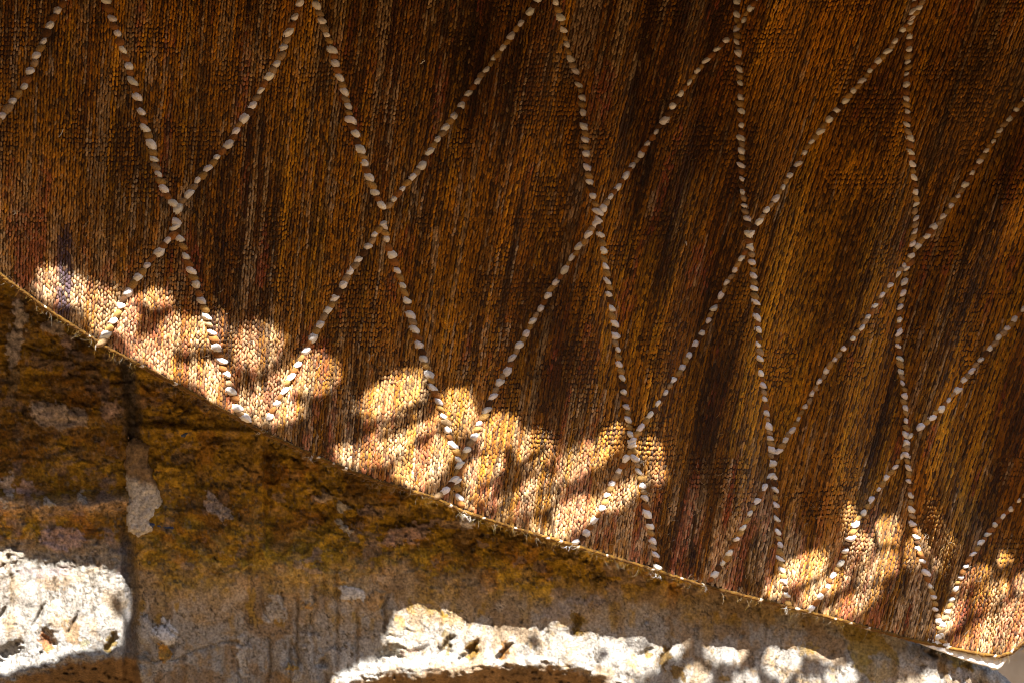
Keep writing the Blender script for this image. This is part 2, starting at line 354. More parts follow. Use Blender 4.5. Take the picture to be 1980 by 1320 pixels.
flake = sstep(.09, .12, fbm(X/58, Y/40, 5, 210))*sstep(1150, 1090, Y); rim = np.exp(-((fbm(X/58, Y/40, 5, 210)-.085)/.02)**2)*sstep(1190, 1120, Y)
H = H+4.5*flake; C = C*(1+.22*flake-.28*rim)[..., None]
flake2 = sstep(.12, .15, fbm(X/34, Y/46, 5, 211))*sstep(1060, 1120, Y)*(X > 262)*(X < 1700)*sstep(1170, 1130, Y); H = H+3*flake2
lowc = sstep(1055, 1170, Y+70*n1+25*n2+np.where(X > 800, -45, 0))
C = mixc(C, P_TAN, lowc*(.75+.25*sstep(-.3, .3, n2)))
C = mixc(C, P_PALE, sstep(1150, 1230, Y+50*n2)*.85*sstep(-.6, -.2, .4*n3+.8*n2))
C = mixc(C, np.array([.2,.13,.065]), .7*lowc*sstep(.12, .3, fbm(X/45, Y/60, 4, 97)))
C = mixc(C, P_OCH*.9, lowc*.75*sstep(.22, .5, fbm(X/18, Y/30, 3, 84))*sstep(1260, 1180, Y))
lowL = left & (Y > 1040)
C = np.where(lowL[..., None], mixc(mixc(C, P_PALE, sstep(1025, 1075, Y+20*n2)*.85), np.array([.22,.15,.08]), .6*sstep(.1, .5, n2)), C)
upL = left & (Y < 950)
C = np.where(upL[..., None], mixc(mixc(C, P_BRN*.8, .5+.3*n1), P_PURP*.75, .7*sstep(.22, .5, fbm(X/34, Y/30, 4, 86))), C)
C = np.where((left & (np.abs(Y-bed-6) < 40))[..., None], mixc(C, np.array([.42,.29,.18]), np.exp(-((Y-bed-6)/15)**2)*(.65+.35*n3)), C)
C = np.where((left & (Y > 990) & (Y < 1120))[..., None], mixc(C, P_PURP, .55*sstep(.1, .4, fbm(X/30, Y/24, 3, 87))), C)
C = mixc(C, np.array([.085,.075,.072]), np.exp(-(jd/15)**4)*(1-np.exp(-((Y-950)/85)**6))*(.75+.25*n3))
C = np.where(Cm[..., None], mixc(C, P_BRN*1.2, .35+.2*n1), C)
PATCH = [(30,650,16,70,8,P_GREY,.8),(25,740,13,40,0,P_DARK*2,.7),(105,632,26,14,10,P_GREY,.6),(135,655,14,12,0,P_PURP,.5),(112,805,60,24,5,P_GREY*.9,.65),
   (245,800,16,40,0,P_DARK,.7),(70,790,12,10,0,P_GREY*1.2,.7),(215,790,20,18,0,P_PURP,.5),(150,870,26,12,0,P_DARK,.6),(15,935,12,22,0,P_GREY,.8),(50,945,16,14,0,P_PURP,.7),
   (20,955,10,5,0,P_PALE,.8),(92,966,15,7,0,P_PALE,.9),(160,960,9,10,20,P_PALE*.9,.8),(8,972,12,6,0,P_PALE,.7),(120,1040,45,22,0,P_PURP,.6),(175,1078,12,8,0,P_PALE*.7,.8),
   (680,1145,28,16,0,np.array([.33,.32,.34]),.9),(725,1160,20,16,-30,np.array([.32,.19,.07]),.8),(530,1180,22,24,0,P_PALE*.75,.7),(470,1265,11,40,0,P_PALE*.8,.85),
   (318,1222,23,22,0,np.array([.36,.36,.37]),.9),(318,1262,14,16,0,np.array([.36,.19,.03]),.95),(278,1212,17,28,0,P_PALE*.75,.8),(278,1270,12,12,0,P_TAN*.5,.6),
   (600,1168,10,6,0,np.array([.4,.22,.05]),.8),(660,1280,40,30,0,P_PALE*.75,.6),(605,1270,16,50,0,P_PALE*.7,.5),(565,1292,12,8,0,np.array([.36,.2,.02]),.8),
   (755,1190,14,40,0,P_PALE*.8,.6),(775,1250,26,18,20,np.array([.27,.25,.2]),.9),(915,1258,12,22,20,np.array([.13,.07,.008]),.95),(975,1255,9,20,15,np.array([.14,.06,.008]),.95),
   (864,1240,8,26,0,np.array([.12,.075,.012]),.8),(852,1185,4,14,0,np.array([.3,.17,.02]),.9),(885,1187,8,5,0,np.array([.36,.22,.02]),.8),(1113,1208,9,26,0,np.array([.13,.075,.006]),.95),
   (1285,1270,10,28,10,np.array([.12,.065,.008]),.9),(1310,1300,16,10,30,np.array([.13,.07,.008]),.9),(1250,1262,7,7,0,np.array([.2,.12,.02]),.9),(1080,1180,30,20,0,P_GREY,.6),
   (1140,1160,28,9,-15,P_GREY,.7),(1110,1155,14,10,0,P_GREY*.9,.6),(795,1265,14,18,-30,np.array([.26,.18,.13]),.8),(88,1240,12,22,-25,np.array([.22,.09,.03]),.95),
   (100,1130,20,16,0,np.array([.2,.12,.05]),.6),(140,1222,16,24,0,np.array([.18,.10,.03]),.75),(215,1242,11,20,0,np.array([.12,.075,.01]),.9),(20,1200,16,12,0,np.array([.2,.13,.06]),.6),
   (225,1170,22,30,0,P_TAN*.6,.5),(165,1245,10,9,0,np.array([.22,.2,.11]),.8),(905,1008,16,9,0,np.array([.26,.24,.25]),.9),(410,975,14,24,-15,P_GREY*1.2,.55),(430,995,16,12,20,P_GREY*1.2,.6),
   (630,960,14,12,0,P_GREY,.5),(660,980,12,8,0,np.array([.33,.26,.26]),.7),(705,985,14,12,0,P_PURP*.9,.6),(665,1018,18,8,20,np.array([.33,.32,.33]),.8),(790,1030,60,18,-20,P_PURP,.5),
   (1690,1265,60,40,45,np.array([.22,.15,.02]),.8),(1660,1215,40,26,0,np.array([.20,.13,.015]),.85),(1850,1275,60,14,25,np.array([.26,.17,.02]),.8),(1700,1278,22,10,0,P_PALE*.9,.8),(1805,1255,40,10,20,P_PALE*.5,.5),
   (1730,1300,60,18,10,P_TAN*.9,.6),(1855,1305,24,14,0,np.array([.33,.34,.37]),.8),(1900,1302,26,18,15,P_PALE*1.15,.9),(1560,1255,20,8,-30,P_OCH*.8,.6),(1400,1305,12,7,-30,P_OCH*.8,.7)]
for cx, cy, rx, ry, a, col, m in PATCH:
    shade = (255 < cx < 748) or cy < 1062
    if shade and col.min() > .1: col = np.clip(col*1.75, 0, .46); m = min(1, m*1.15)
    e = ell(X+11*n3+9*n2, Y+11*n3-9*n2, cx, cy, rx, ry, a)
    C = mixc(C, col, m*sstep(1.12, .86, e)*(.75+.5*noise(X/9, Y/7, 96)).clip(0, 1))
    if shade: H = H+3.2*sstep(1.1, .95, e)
C = mixc(C, P_DARK, .5*np.exp(-(crk/2.0)**2)*(.4+.6*noise(X/12, Y/12, 92)))
C = mixc(C, P_DARK, .85*vein*(.45+.55*lowv)); C = mixc(C, P_DARK*1.2, .7*fleck)
C = mixc(C, P_DARK*1.3, .5*(1-.6*low)*sstep(.36, .55, fbm(X/6, Y/8, 2, 90))*(1-.3*lowc))
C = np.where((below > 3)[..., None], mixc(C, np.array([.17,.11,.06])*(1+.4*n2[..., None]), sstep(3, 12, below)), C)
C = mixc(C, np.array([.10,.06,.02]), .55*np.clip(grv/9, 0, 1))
C *= (1+.25*flake2)[..., None]
n4 = fbm(X/5, Y/5, 2, 93)
C *= (1+(.42*n3+.35*n4)*(1-.68*lowc)+.30*n2*(1-.5*lowc))[..., None]
grain = sstep(.50, .62, fbm(X/6, Y/6, 2, 94)); C = mixc(C, P_PALE*.9, .32*grain*(1-.6*lowc))
C = np.clip(C, .01, .72)

# ---- split into stones and mortar
quad_ok = (Y > top_keep) & (Y > ey-1)
lab = np.full(X.shape, 3)                                            # long fluted course
lab = np.where((X > 262) & (X < 512) & (Y < 1078-.06*(X-262)), 2, lab)  # squared stone by the joint
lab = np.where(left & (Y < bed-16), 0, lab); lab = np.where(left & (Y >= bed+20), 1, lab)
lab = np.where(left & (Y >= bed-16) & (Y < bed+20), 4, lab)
lab = np.where((jd < 12), 4, lab)
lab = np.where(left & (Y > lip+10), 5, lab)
PW = world(X, Y, H*S)
wall = empty("stone_wall"); wall.location = (0, 0, 0)
tag(wall, "weathered ochre and pale stone block wall behind and below the hanging rug", "wall")
def sub_grid(name, mask, lbl=None, m=M_STONE, parent=None):
    q = mask[:-1,:-1] & quad_ok[:-1,:-1] & quad_ok[1:,:-1] & quad_ok[:-1,1:] & quad_ok[1:,1:]
    jj, ii = np.nonzero(q); nx = X.shape[1]
    f = np.stack([jj*nx+ii, (jj+1)*nx+ii, (jj+1)*nx+ii+1, jj*nx+ii+1], 1)
    u, inv = np.unique(f, return_inverse=True)
    o = make_mesh(name, PW.reshape(-1, 3)[u], inv.reshape(-1, 4), m, parent or wall, C.reshape(-1, 3)[u])
    if lbl: o["label"] = lbl
    return o
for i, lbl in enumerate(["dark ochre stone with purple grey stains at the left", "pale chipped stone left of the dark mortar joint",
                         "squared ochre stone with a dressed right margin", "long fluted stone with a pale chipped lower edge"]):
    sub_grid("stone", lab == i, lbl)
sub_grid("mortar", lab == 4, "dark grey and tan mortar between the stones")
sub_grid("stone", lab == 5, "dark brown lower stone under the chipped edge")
zt = lambda py: ZC+(660-py)*S
box("wall_core", (-2.2, .095, 0), ((1722-990)*S, .55, 3.0), M_CORE, wall)
box("wall_core", ((1722-990)*S+.002, .095, 0), ((1900-990)*S, .55, zt(1345)), M_CORE, wall)
# pale mortar lump smeared over the joint
def lump(name, cx, cy, poly, hgt, col, seed, lbl, mat=M_STONE, step=2.5, base=0.0):
    xs = np.arange(min(p[0] for p in poly)-4, max(p[0] for p in poly)+5, step); ys = np.arange(min(p[1] for p in poly)-4, max(p[1] for p in poly)+5, step)
    a, b = np.meshgrid(xs, ys); a2 = a+9*fbm(a/14, b/14, 4, seed); b2 = b+9*fbm(a/14, b/14, 4, seed+1)
    ins = in_poly(a2, b2, poly); d = seg_dist(a2, b2, poly+[poly[0]])
    d = np.where(ins, d, -d); w = np.clip(d/9+.15, -.6, 1)
    hw = H[np.clip(((b-wy[0])/STEP).astype(int), 0, len(wy)-1), np.clip(((a-wx[0])/STEP).astype(int), 0, len(wx)-1)]
    # smooth the wall height under the lump
    h = np.maximum(base, hw*.25)-9+(hgt+9)*np.sqrt(np.clip(w, 0, 1))+sstep(0, .6, w)*(4*fbm(a/16, b/40, 3, seed+2)+4.5*fbm((a+b)/11, (a-b)/34, 3, seed+3)+1.2*fbm(a/4, b/4, 2, seed+4))
    keep = w > -.05; q = keep[:-1,:-1] & keep[1:,:-1] & keep[:-1,1:] & keep[1:,1:]
    jj, ii = np.nonzero(q); nx = a.shape[1]
    f = np.stack([jj*nx+ii, (jj+1)*nx+ii, (jj+1)*nx+ii+1, jj*nx+ii+1], 1); u, inv = np.unique(f, return_inverse=True)
    c = col(a, b)*(1+.25*fbm(a/7, b/7, 3, seed+5))[..., None]
    o = make_mesh(name, world(a, b, h*S).reshape(-1, 3)[u], inv.reshape(-1, 4), mat, wall, np.clip(c, .01, .8).reshape(-1, 3)[u])
    o["label"] = lbl; return o
def lumpcol(a, b):
    t = sstep(922, 940, b-.35*(a-270)+8*fbm(a/12, b/12, 2, 5))[..., None]
    return np.array([.22,.15,.085])*(1-t)+np.array([.44,.41,.37])*t
lump("mortar_smear", 272, 945, [(250,842),(262,848),(290,862),(288,885),(298,915),(305,935),(312,962),(306,985),(292,1005),(296,1022),(272,1038),(252,1030),(243,1000),(247,975),(246,940),(241,905),(242,880)], 10, lumpcol, 200, "pale grey mortar smear over the vertical joint")
blue = lambda a, b: np.ones(a.shape+(3,))*np.array([.055,.075,.15])
lump("slate_chip", 305, 1010, [(268,1012),(285,1004),(305,1008),(330,1012),(343,1016),(338,1020),(310,1018),(285,1018)], 7, blue, 220, "small slate blue chip below the pale mortar smear", step=2)
lump("slate_chip", 355, 836, [(340,834),(352,833),(374,832),(372,838),(360,842),(346,843)], 7, blue, 230, "small slate blue chip on the squared stone", step=2)

# pale ledge seen past the worn end of the wall
lg = empty("stone_ledge"); tag(lg, "pale sunlit limestone ledge beyond the worn end of the wall", "ledge")
for k in range(5):
    z1 = zt(1180)-k*.052+.06; o = box("slab", (.46+.004*k, .60-.012*k, z1-.05), (1.5, .95, z1), M_PALE, lg)
box("slab", (.46, .70, 0), (1.5, .94, zt(1180)-4*.052+.008), M_PALE, lg)

# ------------------------------------------------------------------ the rug
rug = empty("woven_rug"); rug.location = (0, 0, 0)
tag(rug, "hanging ochre, rust and brown striped wool rug with white dashed diamond cords", "rug")
# weave: columns of stitches along the stripes
colx = [-330.0]
while colx[-1] < 2560: colx.append(colx[-1]+np.interp(colx[-1], [0, 2000], [5.5, 4.7]))
colx = np.array(colx); ncol = len(colx)
Y0 = 600; dy = 5.0
ys_dn = np.arange(Y0, 1301, dy); ys_up = np.arange(Y0, -201, -dy)
def trace(ys):
    out = [colx.copy()]; x = colx.copy()
    for a, b in zip(ys[:-1], ys[1:]):
        x = x-lean(x, np.full_like(x, a))*(b-a); out.append(x.copy())
    return np.array(out)
tu = trace(ys_up)[::-1]; td = trace(ys_dn)
YT = np.concatenate([ys_up[::-1], ys_dn[1:]]); XT = np.concatenate([tu, td[1:]])     # (ny, ncol)
ROW = 9.0
rows = np.arange(int(-190/ROW), int(1290/ROW)+1)
cc, rr = np.meshgrid(np.arange(ncol), rows)
cc = cc.ravel(); rr = rr.ravel()
def wyofs(x, y): return 7*fbm(x/300, y/300, 2, 101)
y_s = rr*ROW*1.0
def colpos(ci, y):
    yi = np.clip((y-YT[0])/dy, 0, len(YT)-1.001); j = yi.astype(int); f = yi-j
    return XT[j, ci]*(1-f)+XT[j+1, ci]*f
x_s = colpos(cc, y_s)
zone = sstep(.0, .3, fbm(x_s/75, y_s/70, 2, 121)+.02)*sstep(40, 200, interp(HEM, x_s)-y_s)
y_s = y_s+(cc % 2)*ROW*.5*(1-.6*zone)
wavy = 1.6*fbm(x_s/26, y_s/60, 2, 102); x_s = x_s+wavy; y_s2 = y_s+9*fbm(x_s/170, y_s/240, 3, 101)
hemy = interp(HEM, x_s)
ok = (x_s > -70) & (x_s < 2050) & (y_s2 > -165) & (y_s2 < hemy-9.5)
cc, rr, x_s, y_s, zone = cc[ok], rr[ok], x_s[ok], y_s2[ok], zone[ok]
ns = len(cc)
# yarn colours
A_OCH = np.array([.27,.108,.005]); A_GOLD = np.array([.37,.165,.008]); A_RUST = np.array([.21,.070,.005]); A_DK = np.array([.050,.019,.004]); A_BLK = np.array([.022,.013,.009])
A_TAN = np.array([.27,.165,.07]); A_PALE = np.array([.44,.295,.16]); A_RED = np.array([.24,.055,.025]); A_PUR = np.array([.07,.045,.06])
cu = cc*.82
v = y_s
f1 = fbm(cu/16, v/800, 3, 110); f2 = fbm(cu/3.2, v/480, 3, 111); f3 = fbm(cu/1.3, v/260, 2, 112); f4 = fbm(cu/40, v/900, 2, 113)
col = np.ones((ns, 3))*A_OCH
def mc(c, k, m):
    m = .45*m+.55*(rng.random(ns) < m)*np.minimum(1, m*1.3)
    return c*(1-m[:, None])+k*m[:, None]
col = mc(col, A_GOLD, sstep(.05, .4, fbm(cu/3, v/500, 3, 114)))
col = mc(col, A_RUST, .6*sstep(.05, .35, fbm(cu/7, v/600, 3, 115)))
col = mc(col, A_DK, .62*sstep(.05, .42, f1*1.0+f2*.35+.25*f3))
broad = fbm((cu-.02*v)/26, v/380, 3, 190); fine = fbm(cu/.9, v/420, 2, 191)
col = .9*col*(1+np.interp(x_s, [600, 1100], [.7, 1.05])*broad+.75*fine).clip(.3, 2.0)[:, None]  # abrash bands, boosted rightwards to stand in for fold shading
col = mc(col, A_BLK, .6*sstep(.28, .55, .55*f2+.75*f3+.25*f1))
tanm = sstep(.10, .38, fbm(cu/1.8, v/420, 3, 116)+.3*fbm(cu/22, v/500, 2, 117)-.05+np.interp(x_s, [0,300,900,1300,1980], [.04,.09,.03,-.16,-.26]))
col = mc(col, A_TAN, .72*tanm)
col = mc(col, A_PALE*.8, .6*sstep(.36, .55, fbm(cu/1.6, v/130, 2, 118)+.12*tanm+np.interp(x_s, [0,900,1400,1980], [.02,.0,-.14,-.16])))
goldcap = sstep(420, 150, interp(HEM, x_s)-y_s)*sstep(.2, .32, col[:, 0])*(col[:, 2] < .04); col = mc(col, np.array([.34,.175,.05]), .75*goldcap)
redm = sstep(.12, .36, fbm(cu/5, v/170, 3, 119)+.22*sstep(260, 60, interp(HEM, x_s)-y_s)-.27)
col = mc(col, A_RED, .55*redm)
nearhem = sstep(330, 60, interp(HEM, x_s)-y_s)  # yarn made paler and pinker near the hem to brighten the sunlit dapples
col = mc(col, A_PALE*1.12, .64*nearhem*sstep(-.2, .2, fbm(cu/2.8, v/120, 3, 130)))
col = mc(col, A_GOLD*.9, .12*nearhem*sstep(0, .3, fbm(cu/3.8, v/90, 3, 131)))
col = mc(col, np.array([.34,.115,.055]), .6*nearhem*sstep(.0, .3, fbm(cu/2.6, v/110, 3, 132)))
# special bands seen on the rug
def band(cx, y0, y1, halfw, colr, m, cx2=None):
    global col
    c0 = np.argmin(np.abs(colpos(np.arange(ncol), np.full(ncol, (y0+y1)/2.0))-cx))
    w = sstep(halfw+1.5, halfw-.5, np.abs(cc-c0+1.2*fbm(v/60, cu*0, 2, 140)))*sstep(y0-40, y0+30, v)*sstep(y1+40, y1-30, v)
    col = mc(col, colr, m*w)
band(1137, -150, 150, 4, np.array([.34,.22,.12]), .85)
band(125, 440, 640, 2.2, A_PUR, .9); band(147, 500, 640, 2, A_PALE, .8); band(258, 560, 720, 3, A_RED*.8, .6)
band(1065, 330, 640, 9, A_DK, .6); band(1625, 380, 640, 16, np.array([.075,.034,.007]), .6); band(1900, 80, 330, 18, A_BLK*1.8, .55)
band(1545, 400, 760, 7, A_GOLD, .6); band(1710, 60, 300, 7, np.array([.09,.03,.006]), .7); band(470, 860, 1000, 4, A_PALE, .6)
band(570, 60, 330, 5, A_GOLD*.9, .5); band(1690, 500, 760, 8, A_GOLD, .4)
# pick-and-pick zones where every other row is dark
spk = rng.random(ns)
col = mc(col, A_BLK*1.4, .6*((spk < .16)*1.0)); col = mc(col, A_TAN*1.1, .55*((spk > .95)*1.0)*np.interp(x_s, [0,900,1500,1980], [1,.8,.4,.3]))
col *= (1+.30*(rng.random(ns)-.5)*2)[:, None]
col = np.clip(col, .008, .7)
# stitch template: 4 across x 5 along, domed
tu_ = np.array([-1, -.38, .38, 1]); tv_ = np.array([-1, -.62, 0, .62, 1])
T = [(a*math.sqrt(max(0, 1-(.92*b)**2))*1.0, b, math.sqrt(max(0, 1-a*a))*math.sqrt(max(0, 1-(.95*b)**2))) for b in tv_ for a in tu_]
T = np.array(T)
TF = np.array([[j*4+i, j*4+i+1, (j+1)*4+i+1, (j+1)*4+i] for j in range(4) for i in range(3)])
x_s = x_s+1.0*(rng.random(ns)-.5)*2; y_s = y_s+1.2*(rng.random(ns)-.5)*2
hw = 2.6*(1+.5*(rng.random(ns)-.5)); hl = 6.3*(1+.5*(rng.random(ns)-.5))*(1-.30*zone); hh = 3.9*(1+.6*(rng.random(ns)-.5))
hh = hh*(.45+.55*sstep(8, 34, interp(HEM, x_s)-y_s)); ln = lean(x_s, y_s); tilt = np.where(cc % 2 == 0, .05, -.05)+.3*(rng.random(ns)-.5)
u = T[None, :, 0]*hw[:, None]; w_ = T[None, :, 1]*hl[:, None]
px = x_s[:, None]+u-(ln+tilt)[:, None]*w_; py = y_s[:, None]+w_
gg = rug_g(x_s, y_s)
gg = gg[:, None]+(rug_g(px, py)-gg[:, None])+(T[None, :, 2]*hh[:, None]-.8)*S+.6*S*rng.random(ns)[:, None]
V = world(px, py, gg).reshape(-1, 3)
F = (np.arange(ns)[:, None, None]*20+TF[None]).reshape(-1, 4)
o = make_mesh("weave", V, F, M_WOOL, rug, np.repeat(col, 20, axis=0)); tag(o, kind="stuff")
o["label"] = "ochre, rust, tan and dark brown wool stitches in broken stripes"
# ground cloth behind the stitches (front and back faces: a rug about 5 mm thick)
bx_ = np.arange(-80, 2061, 10.0); nv = 90
tt = np.linspace(0, 1, nv)
BX, BT = np.meshgrid(bx_, tt); BY = -175+(interp(HEM, BX)-3+175)*BT
def sheet(off): return world(BX, BY, rug_g(BX, BY)+off*S)
A = sheet(-.9); B = sheet(-9.5); nx = BX.shape[1]
idx = np.arange(nv*nx).reshape(nv, nx)
f = np.stack([idx[:-1,:-1], idx[1:,:-1], idx[1:,1:], idx[:-1,1:]], -1).reshape(-1, 4)
fb = f[:, ::-1]+nv*nx
e = np.stack([idx[-1,:-1], idx[-1,:-1]+nv*nx, idx[-1,1:]+nv*nx, idx[-1,1:]], -1)
e2 = np.stack([idx[0,:-1], idx[0,1:], idx[0,1:]+nv*nx, idx[0,:-1]+nv*nx], -1)
bc = np.clip(np.array([.045,.02,.003])*(1+.4*fbm(BX/30, BY/200, 2, 150))[..., None], .01, .3).reshape(-1, 3)
make_mesh("backing", np.concatenate([A.reshape(-1, 3), B.reshape(-1, 3)]), np.concatenate([f, fb, e, e2]), M_WOOL, rug, np.concatenate([bc, bc]))

# slug: a short twisted yarn loop
def slug(nl=9, nr=10, lobes=3, lob=.14, twist=1.1):
    vs = []; fs = []
    for j in range(nl):
        b = -1+2*j/(nl-1); r = (1-abs(b)**2.0)**.62*.96+.04
        for i in range(nr):
            a = 2*math.pi*i/nr; k = 1+lob*math.cos(lobes*(a+twist*b))
            vs.append((b, r*k*math.cos(a), r*k*math.sin(a)))
    for j in range(nl-1):
        for i in range(nr):
            fs.append((j*nr+i, j*nr+(i+1) % nr, (j+1)*nr+(i+1) % nr, (j+1)*nr+i))
    return np.array(vs), np.array(fs)
SV, SF = slug(9, 20, 5, .13, .5); SV2, SF2 = slug(9, 16, 4, .16, .6); SVB, SFB = slug(7, 8, 2, .12, 1.0)
def slug_at(TV, cx, cy, ang, L, Wd, Hh, lift, bend=0):
    """yarn loop lying on the rug: centre pixel, long axis angle on the picture, half sizes in pixels"""
    b = TV[:, 0]*L; s = TV[:, 1]*Wd+bend*(TV[:, 0]**2-.4)*Wd
    px = cx+b*math.cos(ang)-s*math.sin(ang); py = cy+b*math.sin(ang)+s*math.cos(ang)
    h = TV[:, 2]*Hh+lift-np.abs(TV[:, 0])**3*Hh*.8
    return world(px, py, rug_g(np.full(px.shape, cx), np.full(px.shape, cy))+h*S)
def resample(pts, pitch):
    p = np.array(pts, float); d = np.r_[0, np.cumsum(np.hypot(*np.diff(p, axis=0).T))]
    q = d[0]; res = []
    while q < d[-1]:
        x = np.interp(q, d, p[:, 0]); y = np.interp(q, d, p[:, 1])
        x2 = np.interp(min(q+8, d[-1]), d, p[:, 0]); y2 = np.interp(min(q+8, d[-1]), d, p[:, 1])
        x1 = np.interp(max(q-8, 0), d, p[:, 0]); y1 = np.interp(max(q-8, 0), d, p[:, 1])
        res.append((x, y, math.atan2(y2-y1, x2-x1))); q += pitch(x)*random.uniform(.86, 1.14)
    return res
cords = []; whites = []
for ci, pts in enumerate(CORDS):
    if pts[0][1] > pts[-1][1]: pts = pts[::-1]                       # run downward
    cord = []
    pts_ = resample(pts, lambda x: np.interp(x, [0, 800, 1980], [33, 29, 24.5])/2)
    for k, (x, y, an) in enumerate(pts_):
        if y > interp(HEM, x)-7: continue
        sc = np.interp(x, [0, 800, 1980], [1.08, .93, .72])*random.uniform(.82, 1.1)
        # loops turn from the cord direction towards the horizontal
        down = an; tgt = math.radians(25) if math.cos(an) > 0 else math.radians(180-28)
        a = down+(tgt-down)*(.80 if abs(math.cos(an)) < .45 else .62)+random.uniform(-.22, .22)
        x += random.uniform(-1.5, 1.5); y += random.uniform(-1.5, 1.5)
        if k % 2 == 0: whites.append((ci, x, y, a, sc))
        else: cord.append((x, y, a, sc))
    vs = []; fs = []; cs = []; n0 = 0
    for x, y, a, sc in cord:
        L = 11.5*sc*random.uniform(.85, 1.2); Wd = 6.2*sc*random.uniform(.85, 1.15)
        vv = slug_at(SVB, x, y, a, L*1.12, Wd*1.08, 5.2*sc, 2.6); vs.append(vv); fs.append(SFB+n0); n0 += len(vv)
        base = [np.array([.30,.17,.05]), np.array([.20,.08,.02]), np.array([.28,.18,.09]), np.array([.07,.03,.01])][random.choices(range(4), [5, 4, 2, 2])[0]]
        cs.append(np.repeat(base[None]*random.uniform(.8, 1.2), len(vv), 0))
    co = make_mesh("twined_cord", np.concatenate(vs), np.concatenate(fs), M_WOOL, rug, np.concatenate(cs))
    co["label"] = "brown and white two colour twined cord crossing the rug"
    cords.append(co)
vis = [w for w in whites if -20 < w[1] < 2000 and -20 < w[2] < 1330]
vis.sort(key=lambda w: -w[4]); keep = set(id(w) for w in vis[:300])
restv = []; restf = []; restc = []; n0 = 0
for w in whites:
    ci, x, y, a, sc = w
    L = 13.2*sc*random.uniform(.8, 1.22); Wd = 6.8*sc*random.uniform(.8, 1.18); Hh = 5.2*sc*random.uniform(.85, 1.15)
    tv, tf = random.choice([(SV, SF), (SV2, SF2)])
    vv = slug_at(tv, x, y, a, L, Wd, Hh, 2.8*sc, random.uniform(-.5, .5))
    cw = np.array([.68,.655,.63])*random.uniform(.82, 1.08)*np.array([1, random.uniform(.95, 1), random.uniform(.9, 1.02)])
    cc_ = np.repeat(cw[None], len(vv), 0)*(1-.25*np.abs(tv[:, :1])**3)
    if id(w) in keep: make_mesh("cord_stitch", vv, tf, M_COTTON, cords[ci], cc_)
    else: restv.append(vv); restf.append(tf+n0); restc.append(cc_); n0 += len(vv)
if restv:
    o = make_mesh("cord_stitches", np.concatenate(restv), np.concatenate(restf), M_COTTON, rug, np.concatenate(restc)); tag(o, kind="stuff")

# hem: yarn bound along the lower edge, with loose fibres
hp = resample(HEM, lambda x: 5.2)
vs = []; fs = []; cs = []; n0 = 0
for x, y, an in hp:
    if x < -70 or x > 2050: continue
    vv = slug_at(SVB, x+random.uniform(-1, 1), y-4.5+random.uniform(-.7, .7), an+random.uniform(-.16, .1), 9.5*random.uniform(.8, 1.3), 3.2*random.uniform(.75, 1.2), 4.2, -1.0)
    t = random.random(); base = np.array([.16,.08,.012])*(1-t)+np.array([.08,.036,.008])*t
    if random.random() < .06: base = np.array([.45,.38,.3])
    vs.append(vv); fs.append(SFB+n0); n0 += len(vv); cs.append(np.repeat(base[None]*random.uniform(.8, 1.2), len(vv), 0))
make_mesh("hem_binding", np.concatenate(vs), np.concatenate(fs), M_WOOL, rug, np.concatenate(cs))["label"] = "golden yarn binding along the lower edge"
# white cotton end band that shows under the hem at the right
xs = np.arange(1778, 1952, 3.0); wd = interp([(1778,0),(1800,4),(1850,10),(1880,16),(1905,17),(1930,20),(1945,8),(1952,0)], xs)
hy = interp(HEM, xs); rows_ = []
for k in range(7):
    yy = hy-14+(wd*(1+.25*fbm(xs/20, 0*xs, 3, 195))+14)*k/6; rows_.append(world(xs, yy, np.interp(xs, HGX, HGV)-5*S+1.4*S*np.sin(xs/3.1+k)))
for k in range(7):
    yy = hy-14+(wd+14)*(6-k)/6; rows_.append(world(xs, yy, np.interp(xs, HGX, HGV)-8*S+0*xs))
R = np.array(rows_); n_ = len(xs); idx = np.arange(14*n_).reshape(14, n_)
f = np.stack([idx[:-1,:-1], idx[1:,:-1], idx[1:,1:], idx[:-1,1:]], -1).reshape(-1, 4)
make_mesh("end_band", R.reshape(-1, 3), f, M_COTTON, rug, np.ones((14*n_, 3))*np.array([.62,.60,.57]))["label"] = "white cotton end band under the hem"

def strands(name, starts, parent, n_seg=5):
    vs = []; fs = []; cs = []; n0 = 0
    for (x, y, ang, L, rad, base, lift) in starts:
        h = lift; a = ang; pts = []; da = random.uniform(-.9, .9)
        for s in range(n_seg+1):
            pts.append((x, y, h)); a += da*random.uniform(.2, 1.2)+random.uniform(-.5, .5); x += math.cos(a)*L/n_seg; y += math.sin(a)*L/n_seg; h += random.uniform(-.3, .9)
        g0 = float(rug_g(pts[0][0], min(pts[0][1], float(interp(HEM, pts[0][0])))))
        for s, (qx, qy, hh_) in enumerate(pts):
            r = rad*(1-.5*s/n_seg)
            for k in range(3):
                t = 2*math.pi*k/3; vs.append(world(qx+r*math.cos(t), qy+r*.7*math.cos(t+1), g0+(hh_+r*math.sin(t))*S))
            cs += [base]*3
        for s in range(n_seg):
            for k in range(3):
                fs.append((n0+s*3+k, n0+s*3+(k+1) % 3, n0+(s+1)*3+(k+1) % 3, n0+(s+1)*3+k))
        n0 += 3*(n_seg+1)
    o = make_mesh(name, np.array(vs), np.array(fs), M_FIBRE, parent, np.array(cs)); tag(o, kind="stuff"); return o
st = []
for _ in range(2600):
    x = random.uniform(-20, 2000); y = float(interp(HEM, x))-random.uniform(-1, 10)
    base = random.choice([np.array([.42,.27,.06]), np.array([.36,.2,.04]), np.array([.5,.42,.32]), np.array([.3,.14,.03])])
    st.append((x, y, random.choice([.38, .38, 3.5])+random.gauss(0, .8), random.uniform(5, 30)**1.0, random.uniform(.08, .2), base*.8, random.uniform(-4, 2)))
